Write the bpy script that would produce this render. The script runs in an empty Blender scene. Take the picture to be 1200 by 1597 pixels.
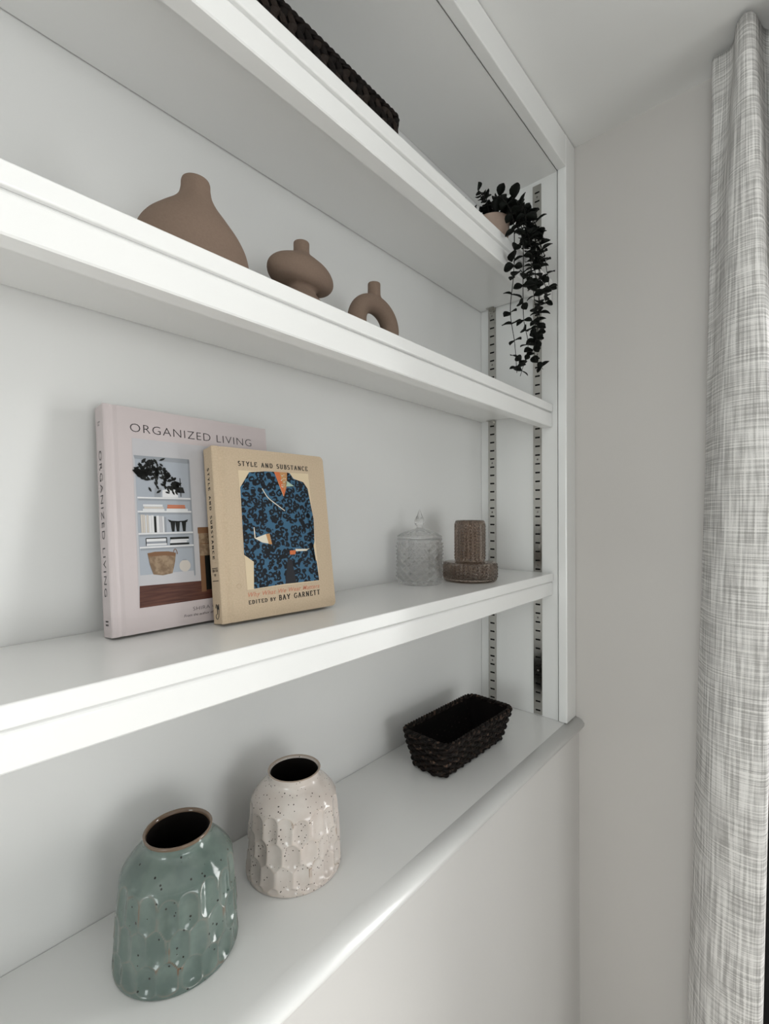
import bpy, bmesh, math, random
import numpy as np
from mathutils import Vector, Matrix
random.seed(7); rng = np.random.default_rng(7)
PI = math.pi
sc = bpy.context.scene
COL = sc.collection

# ------------------------------------------------------------------ camera
cd = bpy.data.cameras.new('camera'); cam = bpy.data.objects.new('camera', cd); COL.objects.link(cam)
cd.sensor_fit = 'AUTO'; cd.sensor_width = 36.0; cd.lens = 729.26 / 1597 * 36.0
cd.clip_start = 0.02; cd.clip_end = 50
Fv = Vector((0.7478, 0.6639, 0.00505)).normalized()
Rv = Fv.cross(Vector((0.0004, 0, 1))).normalized(); Uv = Rv.cross(Fv)
cam.matrix_world = Matrix(((Rv.x, Uv.x, -Fv.x, -1.102), (Rv.y, Uv.y, -Fv.y, -0.6337), (Rv.z, Uv.z, -Fv.z, 1.4091), (0, 0, 0, 1)))
sc.camera = cam

# ------------------------------------------------------------------ light
sc.view_settings.view_transform = 'Standard'; sc.view_settings.look = 'None'
sc.view_settings.exposure = 0.0; sc.view_settings.gamma = 1.0; sc.view_settings.use_curve_mapping = False
world = bpy.data.worlds.new('world'); sc.world = world; world.use_nodes = True
world.node_tree.nodes['Background'].inputs[0].default_value = (0.86, 0.93, 1.0, 1)
world.node_tree.nodes['Background'].inputs[1].default_value = 1.0
def area(name, loc, rot, sx, sy, power, col):
    l = bpy.data.lights.new(name, 'AREA'); l.shape = 'RECTANGLE'; l.size = sx; l.size_y = sy; l.energy = power; l.color = col
    o = bpy.data.objects.new(name, l); COL.objects.link(o); o.location = loc; o.rotation_euler = rot
    return o
# daylight outside the glazed door; the other two are added fills behind made-up windows
area('daylight_door', (0.40, -1.10, 1.10), (0, math.radians(90), 0), 2.1, 1.0, 76, (1.0, .978, .978))
area('added_fill_front', (-.9, -3.95, .95), (math.radians(105), 0, 0), 1.5, 1.2, 28, (1.0, .988, .992))
area('added_fill_side', (-3.38, -1.0, 1.30), (0, math.radians(-100), 0), 1.2, .9, 22, (.96, 1.0, 1.0))

# ------------------------------------------------------------------ materials
def mat(name, col, rough=0.5, spec=0.5, metal=0.0, **kw):
    m = bpy.data.materials.new(name); m.use_nodes = True
    b = m.node_tree.nodes['Principled BSDF']
    b.inputs['Base Color'].default_value = (*col, 1); b.inputs['Roughness'].default_value = rough
    b.inputs['Specular IOR Level'].default_value = spec; b.inputs['Metallic'].default_value = metal
    for k, v in kw.items(): b.inputs[k.replace('_', ' ')].default_value = v
    return m
def NT(m): return m.node_tree.nodes, m.node_tree.links, m.node_tree.nodes['Principled BSDF']
def add_noise(m, scale, c1, c2, lo=0.4, hi=0.6, bump=0.0, bdist=0.001, detail=3, bscale=None, coord='Object', stretch=None):
    n, l, b = NT(m)
    tc = n.new('ShaderNodeTexCoord'); src = tc.outputs[coord]
    if stretch:
        mp = n.new('ShaderNodeMapping'); mp.inputs['Scale'].default_value = stretch; l.new(src, mp.inputs[0]); src = mp.outputs[0]
    t = n.new('ShaderNodeTexNoise'); t.inputs['Scale'].default_value = scale; t.inputs['Detail'].default_value = detail; l.new(src, t.inputs['Vector'])
    r = n.new('ShaderNodeValToRGB'); r.color_ramp.elements[0].position = lo; r.color_ramp.elements[1].position = hi
    r.color_ramp.elements[0].color = (*c1, 1); r.color_ramp.elements[1].color = (*c2, 1)
    l.new(t.outputs[0], r.inputs[0]); l.new(r.outputs[0], b.inputs['Base Color'])
    if bump:
        t2 = t
        if bscale:
            t2 = n.new('ShaderNodeTexNoise'); t2.inputs['Scale'].default_value = bscale; t2.inputs['Detail'].default_value = 4; l.new(src, t2.inputs['Vector'])
        bp = n.new('ShaderNodeBump'); bp.inputs['Strength'].default_value = bump; bp.inputs['Distance'].default_value = bdist
        l.new(t2.outputs[0], bp.inputs['Height']); l.new(bp.outputs[0], b.inputs['Normal'])
    return m

M = {}
M['joinery'] = add_noise(mat('satin_white_joinery', (.82, .82, .81), .23, .55), 3, (.812, .812, .803), (.828, .828, .818), .3, .7, .05, .0004, 3, 60)
M['wall'] = add_noise(mat('white_wall_paint', (.76, .76, .75), .5, .4), 2, (.755, .755, .745), (.77, .77, .76), .3, .7, .08, .0005, 3, 90)
M['wall_r'] = add_noise(mat('shaded_wall_paint', (.66, .64, .62), .65, .3), 2, (.585, .560, .540), (.60, .575, .553), .3, .7, .10, .0005, 3, 90)  # right wall's shade and warm bounce put into a darker wall colour
M['base'] = add_noise(mat('warm_white_cabinet_paint', (.63, .615, .60), .30, .5), 3, (.622, .607, .592), (.638, .623, .608), .3, .7, .05, .0004, 3, 60)
M['ceiling'] = add_noise(mat('ceiling_paint', (.76, .76, .75), .7, .3), 2, (.81, .81, .80), (.82, .82, .81), .3, .7, .06, .0005, 3, 80)
M['floor'] = add_noise(mat('pale_bounce_floor', (.50, .45, .38), .45), 6, (.60, .56, .51), (.68, .64, .59), .3, .7, .05, .001, 5, None, 'Object', (1, 9, 1))  # unseen floor, kept pale to bounce light up onto the undersides
M['black_frame'] = mat('black_frame', (.004, .004, .004), .5, .2)
M['steel'] = mat('zinc_steel', (.52, .51, .48), .16, .5, 1.0)
M['slot'] = mat('slot_shade', (.006, .006, .006), .9, .1)
M['screw'] = mat('screw_steel', (.22, .21, .20), .35, .5, 1.0)
M['clay'] = add_noise(mat('matte_brown_clay', (.205, .145, .110), .85, .25), 420, (.196, .138, .104), (.214, .152, .116), .3, .7, .10, .0004, 4)
M['dark'] = mat('shade_and_soil_black', (.004, .003, .003), .9, .1)  # black for painted shade inside clay vases and baskets, and for soil

# ------------------------------------------------------------------ mesh helpers
def link(name, me, m=None, parent=None, smooth=False):
    o = bpy.data.objects.new(name, me); COL.objects.link(o)
    if m is not None:
        for mm in (m if isinstance(m, (list, tuple)) else [m]): me.materials.append(mm)
    if smooth and len(me.polygons): me.polygons.foreach_set('use_smooth', [True] * len(me.polygons))
    if parent is not None: o.parent = parent
    return o
def from_data(name, V, Fc, m=None, parent=None, smooth=False):
    me = bpy.data.meshes.new(name); me.from_pydata([tuple(map(float, v)) for v in V], [], Fc); me.update()
    return link(name, me, m, parent, smooth)
def from_bm(name, bm, m=None, parent=None, smooth=False):
    me = bpy.data.meshes.new(name); bmesh.ops.recalc_face_normals(bm, faces=bm.faces[:]); bm.to_mesh(me); bm.free()
    return link(name, me, m, parent, smooth)
def box_into(bm, lo, hi, bev=0.0, seg=2):
    x0, y0, z0 = lo; x1, y1, z1 = hi
    vs = [bm.verts.new(p) for p in ((x0,y0,z0),(x1,y0,z0),(x1,y1,z0),(x0,y1,z0),(x0,y0,z1),(x1,y0,z1),(x1,y1,z1),(x0,y1,z1))]
    fs = [bm.faces.new([vs[i] for i in f]) for f in ((0,3,2,1),(4,5,6,7),(0,1,5,4),(1,2,6,5),(2,3,7,6),(3,0,4,7))]
    if bev:
        es = list({e for f in fs for e in f.edges})
        bmesh.ops.bevel(bm, geom=es, offset=bev, segments=seg, affect='EDGES', profile=.5)
def box(name, lo, hi, m, parent=None, bev=0.0015, seg=2, off=(0,0,0)):
    bm = bmesh.new(); box_into(bm, [a-b for a,b in zip(lo,off)], [a-b for a,b in zip(hi,off)], bev, seg)
    return from_bm(name, bm, m, parent, False)
def boxes(name, lst, m, parent=None, bev=0.0, off=(0,0,0)):
    bm = bmesh.new()
    for lo, hi in lst: box_into(bm, [a-b for a,b in zip(lo,off)], [a-b for a,b in zip(hi,off)], bev)
    return from_bm(name, bm, m, parent)
def thing(name, label, cat, loc=(0,0,0), rot=(0,0,0), group=None):
    o = bpy.data.objects.new(name, None); o.empty_display_size = .05; COL.objects.link(o); o.location = loc; o.rotation_euler = rot
    o['label'] = label; o['category'] = cat
    if group: o['group'] = group
    return o
def tag(o, label, cat, group=None):
    o['label'] = label; o['category'] = cat
    if group: o['group'] = group
    return o
def struct(o): o['kind'] = 'structure'; return o
def loft(name, rings, m, parent=None, cap0=True, cap1=True, smooth=True):
    """rings: list of (n,3) arrays with equal n, closed around."""
    n = len(rings[0]); V = np.concatenate(rings); Fc = []
    for i in range(len(rings)-1):
        a = i*n; b = a+n
        for j in range(n):
            k = (j+1) % n; Fc.append((a+j, a+k, b+k, b+j))
    if cap0: Fc.append(tuple(range(n-1, -1, -1)))
    if cap1: Fc.append(tuple((len(rings)-1)*n + j for j in range(n)))
    return from_data(name, V, Fc, m, parent, smooth)
def spline(pts, n):
    """Catmull-Rom through the points -> n samples."""
    P = np.array(pts, float); P = np.vstack([2*P[0]-P[1], P, 2*P[-1]-P[-2]])
    out = []
    for t in np.linspace(0, len(P)-3-1e-9, n):
        i = int(t); u = t-i; a, b, c, d = P[i:i+4]
        out.append(.5*(2*b + (c-a)*u + (2*a-5*b+4*c-d)*u*u + (3*b-a-3*c+d)*u**3))
    return np.array(out)
def prof_ring(rx, ry, z, n=72, ox=0., oy=0.):
    a = np.linspace(0, 2*PI, n, endpoint=False)
    return np.stack([ox+rx*np.cos(a), oy+ry*np.sin(a), np.full(n, z)], 1)
def tube(path, r, n=6, closed=False, up=None):
    """V, F of a tube along a path; r scalar or array."""
    P = np.array(path, float); N = len(P); r = np.broadcast_to(np.asarray(r, float), (N,))
    T = (np.roll(P, -1, 0)-np.roll(P, 1, 0)) if closed else np.gradient(P, axis=0)
    T /= np.linalg.norm(T, axis=1)[:, None]+1e-12
    up = np.array(up, float) if up is not None else np.array([0, 0, 1.]) if abs(T[:, 2]).mean() < .8 else np.array([1., 0, 0])
    A = np.cross(T, up); A /= np.linalg.norm(A, axis=1)[:, None]+1e-12; B = np.cross(T, A)
    V = []; Fc = []
    for i in range(N):
        for j in range(n):
            t = 2*PI*j/n; V.append(P[i]+r[i]*(A[i]*math.cos(t)+B[i]*math.sin(t)))
    for i in range(N if closed else N-1):
        a = i*n; b = ((i+1) % N)*n
        for j in range(n): k = (j+1) % n; Fc.append((a+j, a+k, b+k, b+j))
    if not closed: Fc.append(tuple(range(n-1, -1, -1))); Fc.append(tuple((N-1)*n+j for j in range(n)))
    return V, Fc
class Acc:
    """collects geometry with material indices into one mesh"""
    def __init__(s): s.V = []; s.F = []; s.I = []
    def add(s, V, Fc, mi=0):
        o = len(s.V); s.V += [tuple(map(float, v)) for v in V]; s.F += [tuple(i+o for i in f) for f in Fc]; s.I += [mi]*len(Fc)
    def build(s, name, m, parent=None, smooth=False):
        me = bpy.data.meshes.new(name); me.from_pydata(s.V, [], s.F); me.update()
        o = link(name, me, m, parent, smooth); me.polygons.foreach_set('material_index', s.I); return o

# ------------------------------------------------------------------ measures (metres)
ZC = 0.92                       # counter top
Z3T, Z3B = 1.2690, 1.2162       # book shelf top / underside of its lipping
Z2T, Z2B = 1.6717, 1.6172
Z1T, Z1B = 1.9678, 1.9107
YS = -0.1952                    # shelf front
YJ, YF = -0.2070, -0.2274       # back and front of the face frame
YB = -0.2336                    # base cabinet front
XW = 0.056                      # right-hand wall
XL = -1.75                      # left end of the bookcase opening
ZR = 2.2235                     # underside of the top rail
ZCE = 2.3030                    # ceiling at the right wall
slope = 0.035
def zceil(x): return ZCE + slope*(x-XW)
YFR = -3.6; XFL = -3.2

# ------------------------------------------------------------------ room shell
struct(box('wall_back', (XFL, 0.0, 0), (XW+.12, .12, 2.33), M['wall'], bev=0))
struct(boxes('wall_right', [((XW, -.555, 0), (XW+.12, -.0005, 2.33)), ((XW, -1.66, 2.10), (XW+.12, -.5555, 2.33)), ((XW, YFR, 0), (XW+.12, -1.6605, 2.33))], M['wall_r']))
struct(boxes('wall_left', [((XFL-.12, YFR, 0), (XFL, -1.5, 2.33)), ((XFL-.12, -.5, 0), (XFL, 0, 2.33)), ((XFL-.12, -1.4995, 0), (XFL, -.5005, .75)), ((XFL-.12, -1.4995, 2.1), (XFL, -.5005, 2.33))], M['wall']))
struct(box('wall_alcove', (XFL+.0005, -.36, 0), (XL-.045, -.0005, 2.33), M['wall'], bev=.002))
struct(boxes('wall_front', [((XFL, YFR-.12, 0), (-1.7, YFR, 2.33)), ((-.1, YFR-.12, 0), (XW+.12, YFR, 2.33)), ((-1.6995, YFR-.12, 0), (-.1005, YFR, .35)), ((-1.6995, YFR-.12, 1.9), (-.1005, YFR, 2.33))], M['wall']))
struct(box('floor', (XFL-.12, YFR-.12, -.1), (XW+.12, .12, 0), M['floor'], bev=0))
x0, x1 = XFL-.12, XW+.4
struct(from_data('ceiling', [(x0,YFR-.12,zceil(x0)),(x1,YFR-.12,zceil(x1)),(x1,.12,zceil(x1)),(x0,.12,zceil(x0)),(x0,YFR-.12,2.5),(x1,YFR-.12,2.5),(x1,.12,2.5),(x0,.12,2.5)],
    [(0,3,2,1),(4,5,6,7),(0,1,5,4),(1,2,6,5),(2,3,7,6),(3,0,4,7)], M['ceiling']))

# glass that lets the daylight through (thin pane)
def pane_mat():
    m = bpy.data.materials.new('window_glass'); m.use_nodes = True; n = m.node_tree.nodes; l = m.node_tree.links; n.clear()
    o = n.new('ShaderNodeOutputMaterial'); mx = n.new('ShaderNodeMixShader'); t = n.new('ShaderNodeBsdfTransparent'); g = n.new('ShaderNodeBsdfGlossy')
    t.inputs[0].default_value = (.96, .97, .96, 1); g.inputs['Roughness'].default_value = .02
    f = n.new('ShaderNodeFresnel'); f.inputs[0].default_value = 1.45
    l.new(f.outputs[0], mx.inputs[0]); l.new(t.outputs[0], mx.inputs[1]); l.new(g.outputs[0], mx.inputs[2]); l.new(mx.outputs[0], o.inputs[0])
    return m
M['pane'] = pane_mat()
dr = bpy.data.objects.new('door_1', None); COL.objects.link(dr); dr.location = (XW+.06, -1.10, 0); struct(dr)
o_ = (XW+.06, -1.10, 0)
boxes('door_frame', [((XW-.012, -.64, .0), (XW+.10, -.5555, 2.0995)), ((XW-.005, -1.659, .0), (XW+.10, -1.59, 2.0995)), ((XW-.005, -1.59, 2.04), (XW+.10, -.64, 2.0995)), ((XW-.005, -1.59, 0), (XW+.10, -.64, .06))], M['black_frame'], dr, 0, o_)
box('pane', (XW+.05, -1.59, .06), (XW+.054, -.64, 2.04), M['pane'], dr, 0, 2, o_)
wn = bpy.data.objects.new('fill_window_1', None); COL.objects.link(wn); wn.location = (-.9, YFR-.06, .35); struct(wn)  # unseen window, placed and sized for the front fill light
o_ = (-.9, YFR-.06, .35)
boxes('window_frame', [((-1.699, YFR-.1, .3505), (-1.65, YFR+.01, 1.8995)), ((-.15, YFR-.1, .3505), (-.101, YFR+.01, 1.8995)), ((-1.65, YFR-.1, .3505), (-.15, YFR+.01, .40)), ((-1.65, YFR-.1, 1.85), (-.15, YFR+.01, 1.8995))], M['joinery'], wn, 0, o_)
box('pane', (-1.65, YFR-.05, .40), (-.15, YFR-.046, 1.85), M['pane'], wn, 0, 2, o_)
wn = bpy.data.objects.new('fill_window_2', None); COL.objects.link(wn); wn.location = (XFL-.06, -1.0, .75); struct(wn)  # unseen window, added to give the side fill light an opening
o_ = (XFL-.06, -1.0, .75)
boxes('window_frame', [((XFL-.1, -1.499, .7505), (XFL+.01, -1.45, 2.0995)), ((XFL-.1, -.55, .7505), (XFL+.01, -.501, 2.0995)), ((XFL-.1, -1.45, .7505), (XFL+.01, -.55, .80)), ((XFL-.1, -1.45, 2.05), (XFL+.01, -.55, 2.0995))], M['joinery'], wn, 0, o_)
box('pane', (XFL-.05, -1.45, .80), (XFL-.046, -.55, 2.05), M['pane'], wn, 0, 2, o_)

# ------------------------------------------------------------------ built-in bookcase
OB = (XW-.9, -.1, ZC)
bk = thing('alcove_bookcase', 'white painted built-in bookcase frame with slotted steel strips, fitted against the right-hand wall', 'bookcase', OB)
box('side_panel', (0, YJ+.0022, ZC+.0005), (.05, -.0008, ZR+.0019), M['wall'], bk, 0, 2, OB)
box('side_panel', (XL-.04, YJ+.0022, ZC+.0005), (XL, -.0008, ZR+.0019), M['wall'], bk, 0, 2, OB)
box('stile', (-.004, YF, ZC+.0005), (XW-.0008, YJ, zceil(XW)-.002), M['joinery'], bk, .0025, 3, OB)
box('stile', (XL-.04, YF, ZC+.0005), (XL+.004, YJ, zceil(XL)-.002), M['joinery'], bk, .0025, 3, OB)
# top rail: its top follows the slightly uneven ceiling
xa, xb = XL+.0045, -.0045
v = [(xa,YF,ZR),(xb,YF,ZR),(xb,YJ,ZR),(xa,YJ,ZR),(xa,YF,zceil(xa)-.002),(xb,YF,zceil(xb)-.002),(xb,YJ,zceil(xb)-.002),(xa,YJ,zceil(xa)-.002)]
bm = bmesh.new(); vs = [bm.verts.new([a-b for a,b in zip(p,OB)]) for p in v]
fs = [bm.faces.new([vs[i] for i in f]) for f in ((0,3,2,1),(4,5,6,7),(0,1,5,4),(1,2,6,5),(2,3,7,6),(3,0,4,7))]
bmesh.ops.bevel(bm, geom=bm.edges[:], offset=.0018, segments=2, affect='EDGES', profile=.5)
from_bm('top_rail', bm, M['joinery'], bk)
box('top_panel', (XL+.0005, YJ+.0022, ZR+.002), (.05, -.0008, ZR+.02), M['wall'], bk, 0, 2, OB)

# slotted steel strips: a plate with real slots over a black strip painted as slot shade, screwed to the side panel
def track(ylo, yhi, zlo, zhi, side=-1, px=0.0, pitch=.02138, z_first=None):
    w = yhi-ylo; acc = Acc(); t = .0028
    ys = [0, w*.19, w*.76, w]                      # slot sits a little towards the back edge, as in the photograph
    zs = [zlo]; slots = []
    z = zlo+.0105 if z_first is None else z_first
    while z < zhi-.006:
        slots.append(z); zs += [z-.0019, z+.0019]; z += pitch
    zs.append(zhi)
    X0 = px + side*t; X1 = px + side*.0002
    def q(a, b, c, d): acc.add([a, b, c, d], [(0, 1, 2, 3)])
    for i in range(len(zs)-1):
        za, zb = zs[i], zs[i+1]; isslot = i % 2 == 1
        for j in range(3):
            if isslot and j == 1: continue
            ya, yb = ylo+ys[j], ylo+ys[j+1]
            q((X0,ya,za),(X0,ya,zb),(X0,yb,zb),(X0,yb,za))
        if isslot:
            ya, yb = ylo+ys[1], ylo+ys[2]
            q((X0,ya,za),(X1,ya,za),(X1,ya,zb),(X0,ya,zb)); q((X0,yb,za),(X0,yb,zb),(X1,yb,zb),(X1,yb,za))
            q((X0,ya,za),(X0,yb,za),(X1,yb,za),(X1,ya,za)); q((X0,ya,zb),(X1,ya,zb),(X1,yb,zb),(X0,yb,zb))
    q((X0,ylo,zlo),(X1,ylo,zlo),(X1,ylo,zhi),(X0,ylo,zhi)); q((X0,yhi,zlo),(X0,yhi,zhi),(X1,yhi,zhi),(X1,yhi,zlo))
    q((X0,ylo,zlo),(X0,yhi,zlo),(X1,yhi,zlo),(X1,ylo,zlo)); q((X0,ylo,zhi),(X1,ylo,zhi),(X1,yhi,zhi),(X0,yhi,zhi))
    acc.V = [tuple(np.array(v)-OB) for v in acc.V]
    tr = acc.build('shelf_track', M['steel'], bk)
    box('slot_shade', (min(px, px+side*.0008), ylo+.002, zlo+.002), (max(px, px+side*.0008), yhi-.002, zhi-.002), M['slot'], tr, 0, 2, OB)
    k = 4
    while k < len(slots)-1:
        zc = (slots[k]+slots[k+1])/2; a = np.linspace(0, 2*PI, 10, endpoint=False)
        yc = ylo+w*.475
        r1 = np.stack([np.full(10, X0), yc+.0024*np.cos(a), zc+.0024*np.sin(a)], 1); r2 = r1*1; r2[:, 0] += side*.0006; r2[:, 1] = yc+.0016*np.cos(a); r2[:, 2] = zc+.0016*np.sin(a)
        s = loft('screw', [r1-OB, r2-OB], M['screw'], tr, False, True, False); k += 6
    return tr
TB = (-.0443, -.0229); TF = (-.1668, -.1458)
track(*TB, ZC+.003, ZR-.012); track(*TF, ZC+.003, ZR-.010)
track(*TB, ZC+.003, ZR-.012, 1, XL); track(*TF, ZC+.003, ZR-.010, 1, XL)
# the little clips that carry the shelves, hooked into the strips
for zb in (Z1T-.0217, Z2T-.0187, Z3T-.0190):
    for (ya, yb) in (TB, TF):
        yc = (ya+yb)/2
        if (ya, yb) == TF: continue
        boxes('shelf_clip', [((-.017, yc-.012, zb-.0026), (-.0029, yc+.009, zb-.0008)), ((-.0052, yc-.006, zb-.0105), (-.0029, yc+.006, zb-.0027))], M['steel'], bk, 0, OB)

# base cabinet and counter
base = thing('base_cabinet', 'plain pale cabinet front below the white counter with rounded edge', 'cabinet', (-.85, -.12, 0))
ob = (-.85, -.12, 0)
box('front_panel', (XL-.04, YB, .0005), (XW-.0008, YB+.02, ZC-.0265), M['base'], base, 0, 2, ob)
box('carcass', (XL-.04, YB+.0205, .0005), (XW-.0008, -.001, ZC-.0265), M['joinery'], base, 0, 2, ob)
# counter with a half-round nose (profile swept along X)
r = .013; yc = -.2337
prof = [(-.0008, ZC-2*r)]+[(yc-r*math.sin(a), ZC-r-r*math.cos(a)) for a in np.linspace(0, PI/2, 9)]+[(yc+.013-(r+.013)*math.cos(a), ZC-r+r*math.sin(a)) for a in np.linspace(0, PI/2, 13)[1:]]+[(-.0008, ZC)]
n = len(prof); V = [(XL-.041, y, z) for y, z in prof]+[(XW-.0008, y, z) for y, z in prof]
Fc = [(i, (i+1) % n, n+(i+1) % n, n+i) for i in range(n)]+[tuple(range(n-1, -1, -1)), tuple(range(n, 2*n))]
ct = from_data('countertop', V, Fc, M['joinery']); ct.data.polygons.foreach_set('use_smooth', [1 <= i <= 20 for i in range(n)]+[False]*2)
tag(ct, 'white counter ledge with half-round front edge carrying the stoneware vases and the small basket', 'counter')

# ------------------------------------------------------------------ shelves
def shelf(zt, zb, thick, label):
    t = thing('shelf', label, 'shelf', (-.87, -.1, zt-thick), group='white adjustable shelves'); off = (-.87, -.1, zt-thick)
    box('shelf_board', (XL+.003, YS, zt-thick), (-.0032, -.0012, zt), M['joinery'], t, .0016, 3, off)
    # batten under the front edge: a hair behind the board, with a small cove at its top
    yb = YS+.0024
    pr = [(yb+.0235, zt-thick-.0003), (yb+.0036, zt-thick-.0003), (yb+.0030, zt-thick-.0014), (yb+.0012, zt-thick-.0030), (yb+.0003, zt-thick-.0048), (yb, zt-thick-.0065), (yb, zb+.0016), (yb+.0016, zb), (yb+.0235, zb)]
    n = len(pr); V = [(XL+.003-off[0], y-off[1], z-off[2]) for y, z in pr]+[(-.0032-off[0], y-off[1], z-off[2]) for y, z in pr]
    from_data('edge_batten', V, [(i, (i+1) % n, n+(i+1) % n, n+i) for i in range(n)]+[tuple(range(n-1, -1, -1)), tuple(range(n, 2*n))], M['joinery'], t)
    return t
shelf(Z1T, Z1B, .0217, 'top white shelf carrying the long dark basket and the trailing plant')
shelf(Z2T, Z2B, .0187, 'middle white shelf carrying three matte brown vases')
shelf(Z3T, Z3B, .0190, 'lower white shelf carrying two books and two glass vessels')

# ------------------------------------------------------------------ brown clay vases
def flat_vase(name, label, loc, rz, prof, k, bore):
    """prof: (z, rx); ry follows k(z)"""
    t = thing(name, label, 'vase', loc, (0, 0, rz), 'matte brown clay vases')
    P = spline(prof, 60)
    rings = [prof_ring(p[1], p[1]*p[2], p[0], 80, p[3]) for p in P]
    zt = prof[-1][0]; b = rings[-1]; c = b.mean(0)
    lip = c+(b-c)*.86; lip[:, 2] = zt+.0004; inn = c+(b-c)*.74; inn[:, 2] = zt-.002
    loft('vase_body', rings+[lip, inn], M['clay'], t, True, False)
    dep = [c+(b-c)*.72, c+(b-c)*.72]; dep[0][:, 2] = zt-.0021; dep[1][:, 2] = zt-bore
    loft('neck_bore_shade', dep, M['dark'], t, False, True)  # bore walls coloured black for the shade inside the neck
    return t
def loc_of(xrel, yrel, z): return (xrel-1.102, yrel-.6337, z)
# (z, rx, ry/rx, x offset)
flat_vase('teardrop_vase', 'large matte brown teardrop vase with short neck, largest of the three on the middle shelf', loc_of(.2625, .53, Z2T), 0,
    [(0, .040, .62, 0), (.004, .048, .62, 0), (.02, .0615, .6, 0), (.038, .0670, .58, 0), (.056, .0640, .58, 0), (.072, .0545, .6, 0), (.086, .0405, .66, 0), (.098, .0270, .78, 0), (.108, .0195, .9, 0), (.118, .0168, .95, 0), (.1255, .0163, .95, 0), (.1285, .0154, .95, 0)], 1, .03)
flat_vase('mushroom_vase', 'matte brown vase with wide cap-like body on a waisted foot, middle of the three', loc_of(.4186, .53, Z2T), 0,
    [(0, .040, .7, 0), (.004, .046, .7, 0), (.018, .049, .68, 0), (.036, .041, .68, 0), (.046, .029, .75, 0), (.054, .0215, .8, 0), (.058, .026, .75, 0), (.060, .037, .66, 0), (.0645, .0475, .62, 0), (.073, .0535, .6, 0), (.083, .0525, .58, 0), (.092, .0445, .6, 0), (.0985, .032, .64, 0), (.1035, .0195, .78, 0), (.1075, .0128, .95, 0), (.113, .0112, 1, 0), (.1225, .0112, 1, 0), (.124, .0104, 1, 0)], 1, .02)
# ring vase: a torus standing on a flat foot, with a straight neck
t = thing('ring_vase', 'small matte brown ring-shaped vase with a straight neck, smallest of the three', 'vase', loc_of(.571, .53, Z2T), (0, 0, 0), 'matte brown clay vases')
Rr, rr, zc = .0365, .0155, .0505
acc = Acc()
a = np.linspace(0, 2*PI, 64, endpoint=False)
V, Fc = tube(np.stack([.0405*np.sin(a), 0*a, .0517+.0354*np.cos(a)], 1), rr, 20, True, (0, 1, 0)); acc.add(V, Fc)
rg = [prof_ring(q, q, z, 28) for z, q in ((.0845, .0125), (.098, .0122), (.104, .0108), (.1165, .0106), (.1225, .0108))]
nn = 28; V = np.concatenate(rg); Fc = [(i*nn+j, i*nn+(j+1) % nn, (i+1)*nn+(j+1) % nn, (i+1)*nn+j) for i in range(4) for j in range(nn)]+[tuple(range(nn-1, -1, -1)), tuple(4*nn+j for j in range(nn))]
acc.add(V, Fc)
rg = [prof_ring(q, q*.8, z, 28) for z, q in ((0, .019), (.003, .021), (.012, .020), (.02, .012))]
V = np.concatenate(rg); Fc = [(i*nn+j, i*nn+(j+1) % nn, (i+1)*nn+(j+1) % nn, (i+1)*nn+j) for i in range(3) for j in range(nn)]+[tuple(range(nn-1, -1, -1)), tuple(3*nn+j for j in range(nn))]
acc.add(V, Fc)
tmp = acc.build('ring_tmp', None)
md = tmp.modifiers.new('r', 'REMESH'); md.mode = 'VOXEL'; md.voxel_size = .0013
md = tmp.modifiers.new('s', 'SMOOTH'); md.iterations = 8; md.factor = .5
me = bpy.data.meshes.new_from_object(tmp.evaluated_get(bpy.context.evaluated_depsgraph_get())); me.name = 'vase_body'
bpy.data.objects.remove(tmp)
link('vase_body', me, M['clay'], t, True)
loft('neck_bore_shade', [prof_ring(.0072, .0072, .1226, 20), prof_ring(.0068, .0068, .1228, 20)], M['dark'], t, False, True)  # black disc painting the shaded opening on a solid neck

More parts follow.
